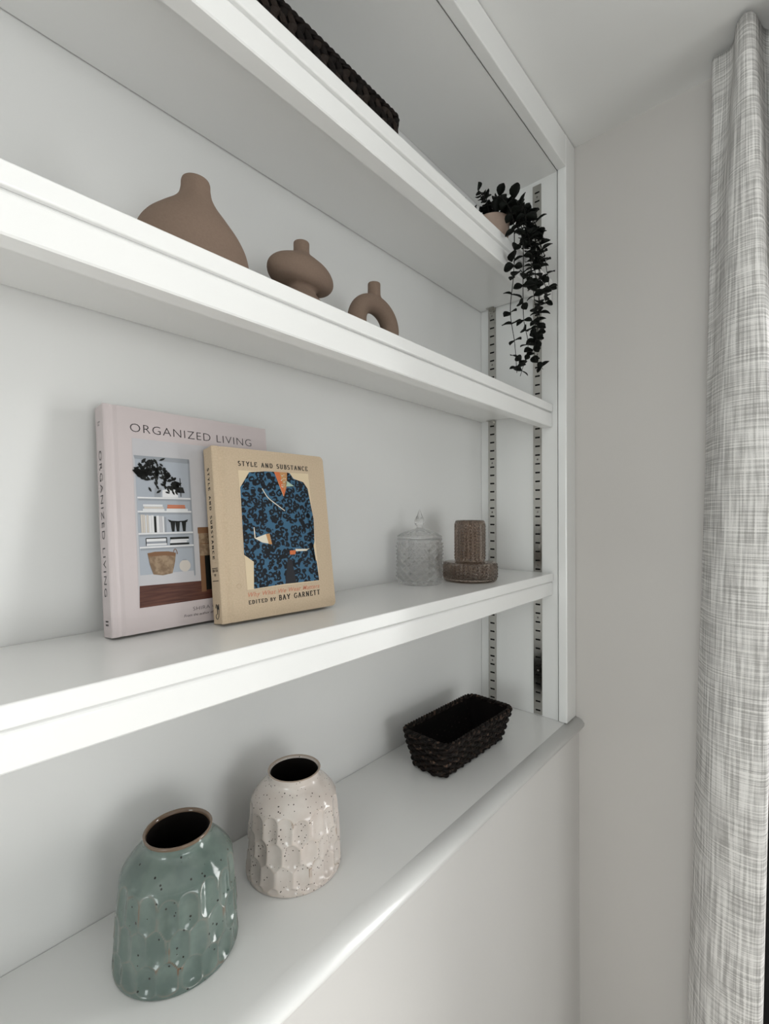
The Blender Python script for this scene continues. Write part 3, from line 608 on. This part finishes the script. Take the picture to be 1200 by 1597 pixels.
# ------------------------------------------------------------------ glass jar with lid
def glass(name, col, rough=.02, ior=1.45, thin=0, tcol=(1, 1, 1)):
    m = mat(name, col, rough, .5); b = m.node_tree.nodes['Principled BSDF']
    b.inputs['Transmission Weight'].default_value = 1.0; b.inputs['IOR'].default_value = ior
    if thin:   # thin walls let part of the light straight through
        n, l, b = NT(m); t = n.new('ShaderNodeBsdfTransparent'); t.inputs[0].default_value = (*tcol, 1); x = n.new('ShaderNodeMixShader'); x.inputs[0].default_value = thin
        l.new(b.outputs[0], x.inputs[1]); l.new(t.outputs[0], x.inputs[2]); l.new(x.outputs[0], n['Material Output'].inputs[0])
    return m
M['clear'] = glass('clear_cut_glass', (1, 1, 1), .015, 1.42, .38)
M['smoke'] = glass('smoky_brown_glass', (.44, .355, .30), .04, 1.45, .14, (.62, .54, .48))
LJ = loc_of(.7600, .5790, Z3T+.0003)
jar = thing('glass_jar', 'clear cut-glass jar with diamond pattern and pointed lid', 'jar', LJ); jar.scale = (1, 1, 1.035)
nt = 168; th = np.linspace(0, 2*PI, nt, endpoint=False); Rj = .0458; Hj = .0885
outer = []
for z in np.linspace(.006, .082, 92):
    k = 14; u = th*k/(2*PI)*2; v = z/.0072
    pa = np.abs(((u+v) % 2)-1); pb = np.abs(((u-v) % 2)-1)
    h = np.minimum(pa, pb)*2*.0026; fade = min(1, (z-.006)/.003, (.082-z)/.003)
    outer.append(np.stack([(Rj-.0022+h*fade)*np.cos(th), (Rj-.0022+h*fade)*np.sin(th), np.full(nt, z)], 1))
rings = [prof_ring(.0425, .0425, 0, nt), prof_ring(.0452, .0452, .0015, nt)]+outer+[prof_ring(Rj-.001, Rj-.001, .0835, nt), prof_ring(Rj, Rj, .085, nt), prof_ring(Rj, Rj, Hj, nt), prof_ring(.0425, .0425, Hj+.0002, nt), prof_ring(.0415, .0415, .084, nt), prof_ring(.0412, .0412, .009, nt), prof_ring(.038, .038, .0065, nt)]
loft('jar_body', rings, M['clear'], jar, True, True)
# lid: fluted shallow dome with an inner skin, neck and a faceted pointed knob
nl = 96; tl = np.linspace(0, 2*PI, nl, endpoint=False)
lid = []
for z, r_ in ((.0862, .0395), (.0862, .0405), (.0890, .0410), (.0892, .0452), (.0915, .0458), (.0935, .0450), (.0975, .038), (.1015, .028), (.1045, .019), (.1070, .0115), (.1085, .0075), (.1098, .0062), (.1108, .0075)):
    fl = .0008*np.cos(tl*18)*(1 if .0935 < z < .106 else 0)
    lid.append(np.stack([(r_+fl)*np.cos(tl), (r_+fl)*np.sin(tl), np.full(nl, z)], 1))
inner = [prof_ring(r_, r_, z, nl) for z, r_ in ((.1035, .004), (.1005, .018), (.0965, .030), (.0925, .0385), (.0862, .0390))]
ld = loft('lid', [inner[k] for k in range(5)]+lid, M['clear'], jar, True, True)
n8 = 10
loft('knob', [prof_ring(r_, r_, z, n8) for z, r_ in ((.1110, .0055), (.1150, .0098), (.1200, .0118), (.1235, .0112), (.1290, .0078), (.1350, .0048), (.1400, .0028), (.1450, .0006))], M['clear'], ld, True, True, False)

# ------------------------------------------------------------------ smoky brown glass vase: cylinder on a wide drum
LA = loc_of(.8645, .5245, Z3T+.0003)
av = thing('glass_vase', 'smoky brown textured glass vase, narrow cylinder on a wide drum base', 'vase', LA); av.scale = (1, 1, 1.055)
nt = 240; th = np.linspace(0, 2*PI, nt, endpoint=False)
def textured(zs, rs, cols, pitch, amp):
    out = []; thick = []
    for z, r_, am in zip(zs, rs, amp):
        u = th*cols/(2*PI); row = z/pitch
        h = am*(np.cos(2*PI*u)*.35+.65*np.cos(2*PI*u)*np.cos(2*PI*row+PI*(np.floor(u+.5) % 2)))
        out.append(np.stack([(r_+h)*np.cos(th), (r_+h)*np.sin(th), np.full(nt, z)], 1)); thick.append(.5+.5*h/(max(amp)+1e-9) if am else np.full(nt, .6))
    return out, thick
rd, rc = .0562, .0312
zs = [0, .0006, .002, .005]+list(np.linspace(.008, .030, 46))+[.033, .0355, .0372, .0380, .0382]
rs = [.049, .052, .0545, .0560]+[rd]*46+[.0560, .0548, .0528, .049, .042]
am = [0, 0, .0004, .0007]+[.0009]*46+[.0009, .0007, .0005, .0003, .0001]
P1, T1 = textured(zs, rs, 38, .0064, [q*2.8 for q in am])
zs2 = [.0386, .0395, .042]+list(np.linspace(.045, .113, 140))+[.116, .1185, .1202, .1208]
rs2 = [.0335, .0318, .0313]+[rc]*140+[.0311, .0305, .0292, .0270]
P2, T2 = textured(zs2, rs2, 22, .0064, [0, .0004, .0014]+[.0026]*140+[.0013, .0008, .0003, 0])
inn = [prof_ring(r_, r_, z, nt) for z, r_ in ((.1195, .0258), (.116, .0250), (.050, .0250), (.044, .0262), (.036, .030), (.0335, .048), (.030, .0505), (.010, .0505), (.006, .048))]
gb = loft('vase_body', P1+P2+inn, M['smoke'], av, True, True)
ca = gb.data.color_attributes.new('thickness', 'FLOAT_COLOR', 'POINT')   # lens glints painted in: thick beads darker, hollows between them lighter
tv = np.concatenate(T1+T2+[np.full(nt, .5)]*len(inn)); ca.data.foreach_set('color', np.stack([tv, tv, tv, np.ones_like(tv)], 1).ravel())
n, l, b = NT(M['smoke']); at = n.new('ShaderNodeAttribute'); at.attribute_name = 'thickness'
rp = n.new('ShaderNodeValToRGB'); rp.color_ramp.elements[0].position = .25; rp.color_ramp.elements[1].position = .80
rp.color_ramp.elements[0].color = (.74, .64, .565, 1); rp.color_ramp.elements[1].color = (.20, .15, .12, 1); l.new(at.outputs['Fac'], rp.inputs[0]); l.new(rp.outputs[0], b.inputs['Base Color'])

# ------------------------------------------------------------------ baskets
def rr_path(hx, hy, rad, n):
    """n points round a rounded rectangle, evenly spaced, with outward normals"""
    segs = []
    for (cx, cy, a0) in ((hx-rad, hy-rad, 0), (-hx+rad, hy-rad, 90), (-hx+rad, -hy+rad, 180), (hx-rad, -hy+rad, 270)):
        segs += [(cx+rad*math.cos(math.radians(a0+a)), cy+rad*math.sin(math.radians(a0+a))) for a in range(0, 91, 9)]
    P = np.array(segs+[segs[0]]); d = np.r_[0, np.cumsum(np.linalg.norm(np.diff(P, axis=0), axis=1))]
    t = np.linspace(0, d[-1], n, endpoint=False)
    Q = np.stack([np.interp(t, d, P[:, 0]), np.interp(t, d, P[:, 1])], 1)
    T = np.roll(Q, -1, 0)-np.roll(Q, 1, 0); T /= np.linalg.norm(T, axis=1)[:, None]
    return Q, np.stack([T[:, 1], -T[:, 0]], 1), d[-1]
M['sea'] = add_noise(mat('dark_woven_seagrass', (.006, .004, .003), .65, .15), 130, (.0035, .0022, .0018), (.016, .009, .0065), .45, .75, .5, .001, 4, 420)
M['sea_light'] = add_noise(mat('worn_seagrass_strand', (.02, .012, .008), .6, .2), 190, (.006, .004, .003), (.12, .072, .05), .52, .72, .5, .001, 4, 420)
def small_basket():
    L = (-.2765, -.1095, ZC+.0004)
    t = thing('woven_basket', 'small dark woven rectangular basket, open and empty, on the counter', 'basket', L, (0, 0, math.radians(-1.7)))
    H = .070; rows = 11
    hxy = lambda f: (.1105+.0105*f, .0360+.0185*f)
    for k in range(rows):
        f = (k+.5)/rows; hx, hy = hxy(f); N = 264
        Q, Nn, Ln = rr_path(hx, hy, .016, N); ns = 46
        s = np.arange(N)/N*ns*PI; wv = np.sin(s+(k % 2)*PI)
        # two-ply strand: weaves in and out of the stakes and twists slightly
        path = np.c_[Q+Nn*(wv*.0021)[:, None], .004+f*(H-.006)+.0009*np.sin(s*2+k)]
        V, Fc = tube(path, .0034+.0006*np.abs(wv), 7, True)
        from_data('woven_row', V, Fc, M['sea_light'] if k % 3 == 1 else M['sea'], t, True)
    for ph in (0, PI):
        hx, hy = hxy(1.0); Q, Nn, Ln = rr_path(hx, hy, .018, 330); s = np.arange(330)/330*2*PI*40+ph
        V, Fc = tube(np.c_[Q+Nn*(.0026*np.cos(s))[:, None], H-.001+.0026*np.sin(s)], .0031, 6, True)
        from_data('rim_strand', V, Fc, M['sea_light'] if ph else M['sea'], t, True)
    Qs = []
    for f, z in ((0, .002), (0, .0021), (1, H-.003)):
        hx, hy = hxy(f); q = rr_path(hx-.0062, hy-.0062, .012, 120)[0]; Qs.append(np.c_[q, np.full(120, z)])
    c = Qs[0]*.02; c[:, 2] = .002
    loft('inner_shade', [c, Qs[0], Qs[2]], M['dark'], t, True, False)  # black shell painting the basket's inner shade, closes the weave gaps
    return t
small_basket()
# lighter brown flecks come from the worn strands themselves

def long_basket():
    """herringbone of short flat strands round a long basket on the top shelf"""
    hx, hy, H = .155, .062, .078
    L = (.578-1.102-hx, .5395-.6337, Z1T+.0004)
    t = thing('woven_basket', 'long dark herringbone-woven basket on the top shelf', 'basket', L)
    # one strand: a domed lozenge 1 unit long
    n = 7; V = []; Fc = []
    for i in range(n):
        u = i/(n-1)*2-1; wd = .5*(1-.35*u*u); hgt = .42*(1-.55*u*u)
        V += [(u*.5, -wd, 0), (u*.5, -wd*.55, hgt*.8), (u*.5, 0, hgt), (u*.5, wd*.55, hgt*.8), (u*.5, wd, 0)]
    for i in range(n-1):
        for j in range(4): a = i*5+j; Fc.append((a, a+5, a+6, a+1))
    me = [bpy.data.meshes.new('strand') for _ in range(2)]
    for q, m_ in zip(me, (M['sea'], M['sea_light'])):
        q.from_pydata(V, [], Fc); q.update(); q.materials.append(m_); q.polygons.foreach_set('use_smooth', [True]*len(q.polygons))
    taper = lambda z: .955+.045*z/H
    Q, Nn, Ln = rr_path(hx, hy, .014, 2000)
    ncol = int(Ln/.0135); rows = 7; rest = Acc()
    for c in range(ncol):
        i = int((c+.5)/ncol*2000)
        for r_ in range(rows):
            z = .006+(r_+.5)*(H-.014)/rows; k = taper(z)
            p = Vector((Q[i, 0]*k if abs(Q[i, 0]) < hx-.02 else Q[i, 0]-(1-k)*hx*math.copysign(1, Q[i, 0])*.5, Q[i, 1]-(1-k)*hy*math.copysign(1, Q[i, 1]), z)); nv = Vector((Nn[i, 0], Nn[i, 1], -.05)).normalized()
            tg = Vector((-nv.y, nv.x, 0)).normalized(); up = nv.cross(tg).normalized()
            if up.z < 0: up = -up
            ang = math.radians(52 if (c+r_) % 2 else -52)+random.uniform(-.12, .12)
            ax = tg*math.cos(ang)+up*math.sin(ang); ay = nv.cross(ax)
            s = Matrix.Diagonal((.0205, .0108, .0075, 1)); Mx = Matrix(((ax.x, ay.x, nv.x, p.x), (ax.y, ay.y, nv.y, p.y), (ax.z, ay.z, nv.z, p.z), (0, 0, 0, 1))) @ s
            if Nn[i, 1] < -.3 or (Nn[i, 0] > .5 and Nn[i, 1] < .3):
                o = bpy.data.objects.new('strand', me[1 if random.random() < .45 else 0]); COL.objects.link(o); o.parent = t; o.matrix_local = Mx
            else: rest.add([Mx @ Vector(v_) for v_ in V], Fc)
    o = rest.build('rear_strands', M['sea'], t, True); o['kind'] = 'stuff'
    Qs = []
    for z in (.0005, H-.006):
        k = taper(z); q = rr_path(hx*k-.001, hy*k-.001, .013, 120)[0]; Qs.append(np.c_[q, np.full(120, z)])
    c0 = Qs[0]*.02; c0[:, 2] = .0005
    loft('inner_shade', [c0, Qs[0], Qs[1]], M['dark'], t, True, False)  # black shell standing in for shade behind the strands
    for ph in (0, PI):
        Qr, Nr, _ = rr_path(hx, hy, .016, 400); s = np.arange(400)/400*2*PI*40+ph
        V2, F2 = tube(np.c_[Qr+Nr*(.0012*np.cos(s))[:, None], H-.004+.0012*np.sin(s)], .0034, 6, True)
        from_data('rim_strand', V2, F2, M['sea'], t, True)
long_basket()

# ------------------------------------------------------------------ trailing plant
def plant():
    LP = (.0-.205, -.145, Z1T+.0003)
    t = thing('trailing_plant', 'dark trailing plant in a small pink-beige pot at the right end of the top shelf', 'plant', LP)
    M['pot'] = add_noise(mat('pink_beige_pot', (.50, .37, .30), .6, .3), 40, (.40, .30, .245), (.45, .34, .28), .3, .7, .1, .0004)
    M['leaf'] = add_noise(mat('dark_leaf', (.003, .004, .003), .65, .15), 60, (.002, .0028, .002), (.005, .0065, .0045), .35, .65)
    M['stem'] = mat('dark_stem', (.008, .008, .006), .7, .2)
    loft('pot', [prof_ring(r_, r_, z, 40) for z, r_ in ((0, .028), (.002, .030), (.03, .034), (.058, .0365), (.062, .0372), (.0635, .0362), (.062, .034), (.054, .033))], M['pot'], t, True, False)
    loft('soil', [prof_ring(.0328, .0328, .0545, 40), prof_ring(.02, .02, .058, 40)], M['dark'], t, False, True)
    # leaf: rounded, slightly cupped, with thickness
    rows = [(0, .03, 0), (.12, .2, .02), (.32, .40, .05), (.55, .46, .07), (.78, .36, .06), (.93, .17, .03), (1, .03, .0)]
    V = []; Fc = []
    for (u, wd, h) in rows: V += [(u, -wd, h+wd*.22), (u, 0, h-.02), (u, wd, h+wd*.22)]
    n = len(V); V += [(a, b, c-.035) for a, b, c in V]
    for i in range(len(rows)-1):
        for j in range(2):
            a = i*3+j; Fc += [(a, a+3, a+4, a+1), (n+a, n+a+1, n+a+4, n+a+3)]
        a = i*3; Fc += [(a, n+a, n+a+3, a+3), (a+2, a+5, n+a+5, n+a+2)]
    me = bpy.data.meshes.new('leaf'); me.from_pydata(V, [], Fc); me.update(); me.materials.append(M['leaf']); me.polygons.foreach_set('use_smooth', [True]*len(me.polygons))
    def strand(pts, npair, size, first=0.0):
        P = spline(pts, 40); Pl = P-np.array(LP)
        V_, F_ = tube(Pl, np.linspace(.0011, .0006, 40), 5); st = from_data('stem', V_, F_, M['stem'], t, True)
        az = random.uniform(0, PI)
        for k in range(npair):
            f = first+(k+.97)/npair*(1-first); i = min(int(f*39), 38); p = Vector(Pl[i]); d = Vector(Pl[i+1]-Pl[i]).normalized()
            az += PI/2+random.uniform(-.5, .5)
            for s in (0, PI):
                if random.random() < .06: continue
                a = d.orthogonal().normalized(); b2 = d.cross(a); out = a*math.cos(az+s)+b2*math.sin(az+s)
                ax = (out*1.0+d*random.uniform(-.15, .55)).normalized(); nz_ = (-d+out*random.uniform(-.1, .5)+Vector((random.uniform(-.6, .6), random.uniform(-.6, .6), random.uniform(-.4, .4)))).normalized()
                ay = nz_.cross(ax).normalized(); nz_ = ax.cross(ay)
                sz = size*random.uniform(.75, 1.2)*(1-.30*f)
                o = bpy.data.objects.new('leaf', me); COL.objects.link(o); o.parent = st
                o.matrix_local = Matrix(((ax.x, ay.x, nz_.x, p.x), (ax.y, ay.y, nz_.y, p.y), (ax.z, ay.z, nz_.z, p.z), (0, 0, 0, 1))) @ Matrix.Diagonal((sz, sz*.92, sz, 1))
        # end leaf
    Y = -.218
    top = lambda dx=0, dy=0: (LP[0]+dx, LP[1]+dy, Z1T+.058)
    hang = [
     [top(-.01, -.01), (-.235, -.175, 2.060), (-.248, Y+.006, 2.000), (-.250, Y, 1.930), (-.255, Y, 1.870), (-.268, Y, 1.800), (-.250, Y, 1.745), (-.240, Y, 1.688)],
     [top(0, -.01), (-.215, -.185, 2.050), (-.222, Y, 1.990), (-.219, Y-.004, 1.930), (-.221, Y-.004, 1.863), (-.218, Y-.004, 1.800), (-.198, Y-.004, 1.750), (-.234, Y-.004, 1.682)],
     [top(.01, 0), (-.19, -.19, 2.045), (-.175, Y, 1.985), (-.165, Y+.004, 1.930), (-.150, Y+.004, 1.870), (-.142, Y, 1.810), (-.158, Y, 1.745), (-.115, Y, 1.724)],
     [top(.015, -.005), (-.185, -.195, 2.030), (-.170, Y, 1.960), (-.150, Y, 1.905), (-.132, Y, 1.850), (-.142, Y, 1.800), (-.170, Y, 1.745)],
     [top(.02, 0), (-.165, -.190, 2.040), (-.125, Y, 1.990), (-.092, Y, 1.945), (-.078, Y, 1.912)],
     [top(0, -.02), (-.200, -.200, 2.030), (-.190, Y-.008, 1.970), (-.192, Y-.008, 1.920), (-.200, Y-.006, 1.865)],
     [top(.01, -.01), (-.180, -.200, 2.035), (-.150, Y, 1.985), (-.125, Y+.004, 1.930), (-.124, Y+.004, 1.870), (-.140, Y+.004, 1.800), (-.150, Y+.004, 1.762)],
     [top(.012, -.015), (-.19, -.205, 2.020), (-.168, Y-.006, 1.960), (-.140, Y-.006, 1.920), (-.108, Y-.006, 1.895), (-.112, Y-.004, 1.865)],
     [top(-.005, -.012), (-.22, -.195, 2.045), (-.205, Y-.006, 1.985), (-.180, Y-.006, 1.935), (-.160, Y-.006, 1.90)],
    ]
    hang += [
     [top(-.005, -.02), (-.225, -.195, 2.050), (-.232, Y-.010, 2.015), (-.215, Y-.010, 1.975), (-.195, Y-.010, 1.945)],
     [top(.02, -.01), (-.185, -.200, 2.045), (-.165, Y-.008, 2.010), (-.145, Y-.008, 1.975), (-.130, Y-.008, 1.950)],
     [top(0, -.02), (-.205, -.205, 2.045), (-.195, Y-.012, 2.005), (-.175, Y-.012, 1.965), (-.165, Y-.012, 1.930)]]
    for h, npair, size in zip(hang, (13, 13, 13, 12, 8, 8, 12, 8, 8, 7, 7, 7), (.025, .025, .026, .027, .025, .026, .026, .026, .026, .028, .027, .028)): strand(h, npair, size, .10)
    # short sprigs standing up from the pot
    for dx, dy, dz, ex in ((-.055, -.01, .045, -.02), (-.03, .0, .07, -.01), (0, -.02, .065, .0), (.03, .01, .055, .01), (-.02, -.03, .05, 0), (.02, -.03, .06, .02), (-.06, .02, .02, -.03), (.01, .02, .07, 0)):
        strand([top(dx*.2, dy*.2), top(dx*.7, dy*.8)[:2]+(Z1T+.058+dz*.6,), (LP[0]+dx+ex, LP[1]+dy, Z1T+.058+dz*.72)], 4, .022, .25)
plant()

# ------------------------------------------------------------------ curtain on its ceiling track
def linen():
    m = mat('woven_linen', (.5, .49, .47), .9, .15); n, l, b = NT(m)
    uv = n.new('ShaderNodeUVMap'); uv.uv_map = 'cloth'
    def nz(sx, sy, det=2):
        mp = n.new('ShaderNodeMapping'); mp.inputs['Scale'].default_value = (sx, sy, 1); l.new(uv.outputs[0], mp.inputs[0])
        t = n.new('ShaderNodeTexNoise'); t.inputs['Scale'].default_value = 1; t.inputs['Detail'].default_value = det; l.new(mp.outputs[0], t.inputs['Vector']); return t.outputs[0]
    warp, weft, big = nz(340, 9), nz(11, 400), nz(900, 900, 1)
    def mth(op, a, c):
        x = n.new('ShaderNodeMath'); x.operation = op
        for s, q in ((x.inputs[0], a), (x.inputs[1], c)):
            if isinstance(q, (int, float)): s.default_value = q
            else: l.new(q, s)
        return x.outputs[0]
    h = mth('ADD', mth('ADD', mth('MULTIPLY', warp, .5), mth('MULTIPLY', weft, .42)), mth('MULTIPLY', big, .10))
    r = n.new('ShaderNodeValToRGB'); r.color_ramp.elements[0].position = .41; r.color_ramp.elements[1].position = .60
    r.color_ramp.elements[0].color = (.46, .445, .43, 1); r.color_ramp.elements[1].color = (.95, .93, .91, 1); l.new(h, r.inputs[0])
    l.new(r.outputs[0], b.inputs['Base Color'])
    bp = n.new('ShaderNodeBump'); bp.inputs['Strength'].default_value = .5; bp.inputs['Distance'].default_value = .0012; l.new(h, bp.inputs['Height']); l.new(bp.outputs[0], b.inputs['Normal'])
    tr = n.new('ShaderNodeBsdfTranslucent'); l.new(r.outputs[0], tr.inputs[0]); mx = n.new('ShaderNodeMixShader'); mx.inputs[0].default_value = .18
    out = n['Material Output']; l.new(b.outputs[0], mx.inputs[1]); l.new(tr.outputs[0], mx.inputs[2]); l.new(mx.outputs[0], out.inputs[0])
    return m
M['linen'] = linen()
def curtain():
    L = (-.03, -.56, 0)
    t = thing('curtain', 'pale grey slubbed linen curtain hanging in folds from the ceiling beside the black door frame', 'curtain', L)
    top = [(.030, -.508), (-.008, -.512), (-.012, -.532), (-.022, -.545), (-.058, -.553), (-.072, -.566), (-.060, -.578), (-.018, -.588), (-.008, -.600), (-.040, -.606), (-.072, -.618), (-.074, -.640), (-.03, -.655), (.0, -.67)]
    m1 = [(.030, -.505), (-.006, -.507), (-.018, -.519), (-.040, -.530), (-.070, -.543), (-.084, -.566), (-.078, -.584), (-.035, -.592), (-.012, -.600), (-.030, -.607), (-.058, -.618), (-.060, -.640), (-.03, -.655), (.0, -.67)]
    m2 = [(.020, -.497), (-.010, -.497), (-.030, -.503), (-.058, -.514), (-.082, -.533), (-.092, -.563), (-.085, -.596), (-.056, -.603), (-.024, -.592), (-.014, -.580), (-.010, -.572), (-.006, -.566), (-.003, -.560), (.004, -.553)]
    lo = [(.016, -.470), (-.014, -.466), (-.035, -.472), (-.062, -.485), (-.085, -.507), (-.094, -.545), (-.087, -.573), (-.062, -.580), (-.033, -.570), (-.014, -.558), (-.006, -.552), (-.004, -.549), (.0, -.546), (.006, -.543)]
    keys = [(2.285, top), (1.95, m1), (1.45, m2), (.42, lo), (.015, lo)]
    nu, nv = 150, 130; V = []; UV = []
    zs = np.linspace(2.285, .015, nv)
    kz = np.array([k[0] for k in keys]); kp = np.array([k[1] for k in keys])
    for z in zs:
        i = int(np.clip(np.searchsorted(-kz, -z, 'right')-1, 0, len(kz)-2)); u = (kz[i]-z)/(kz[i]-kz[i+1]); u = u*u*(3-2*u) if i in (0,) else u
        c = spline(kp[i]*(1-u)+kp[i+1]*u, nu)
        w_ = .0012*np.sin(z*9+np.linspace(0, 7, nu))+.0010*np.sin(z*21+np.linspace(0, 11, nu))
        for j in range(nu): V.append((c[j, 0]+w_[j]-L[0], c[j, 1]-L[1], z)); UV.append((j/(nu-1)*.30, z))
    Fc = [(i*nu+j, i*nu+j+1, (i+1)*nu+j+1, (i+1)*nu+j) for i in range(nv-1) for j in range(nu-1)]
    o = from_data('curtain_fabric', V, Fc, M['linen'], t, True)
    ul = o.data.uv_layers.new(name='cloth'); idx = np.zeros(len(o.data.loops), dtype=np.int32); o.data.loops.foreach_get('vertex_index', idx)
    ul.data.foreach_set('uv', np.array(UV)[idx].ravel())
    md = o.modifiers.new('thickness', 'SOLIDIFY'); md.thickness = .0012
    # stitched heading tape along the top, gathered behind the folds
    c = spline(np.array(top), 90); Vh = []
    for z in (2.2895, 2.262): Vh += [(p[0]*.985-L[0]+.0016, p[1]-L[1], z) for p in c]
    hd = from_data('heading_tape', Vh, [(j, j+1, 91+j, 90+j) for j in range(89)], M['linen'], t, True)
    u2 = hd.data.uv_layers.new(name='cloth'); u2.data.foreach_set('uv', np.tile(np.array([0, 0, .01, 0, .01, .01, 0, .01]), 89))
    hd.modifiers.new('thickness', 'SOLIDIFY').thickness = .001
    tr = box('curtain_track', (-.046, -1.75, 2.2955), (-.028, -.615, 2.2985), M['ceiling'], None, .001)
    tag(tr, 'slim white curtain track fixed to the ceiling', 'curtain track')
curtain()
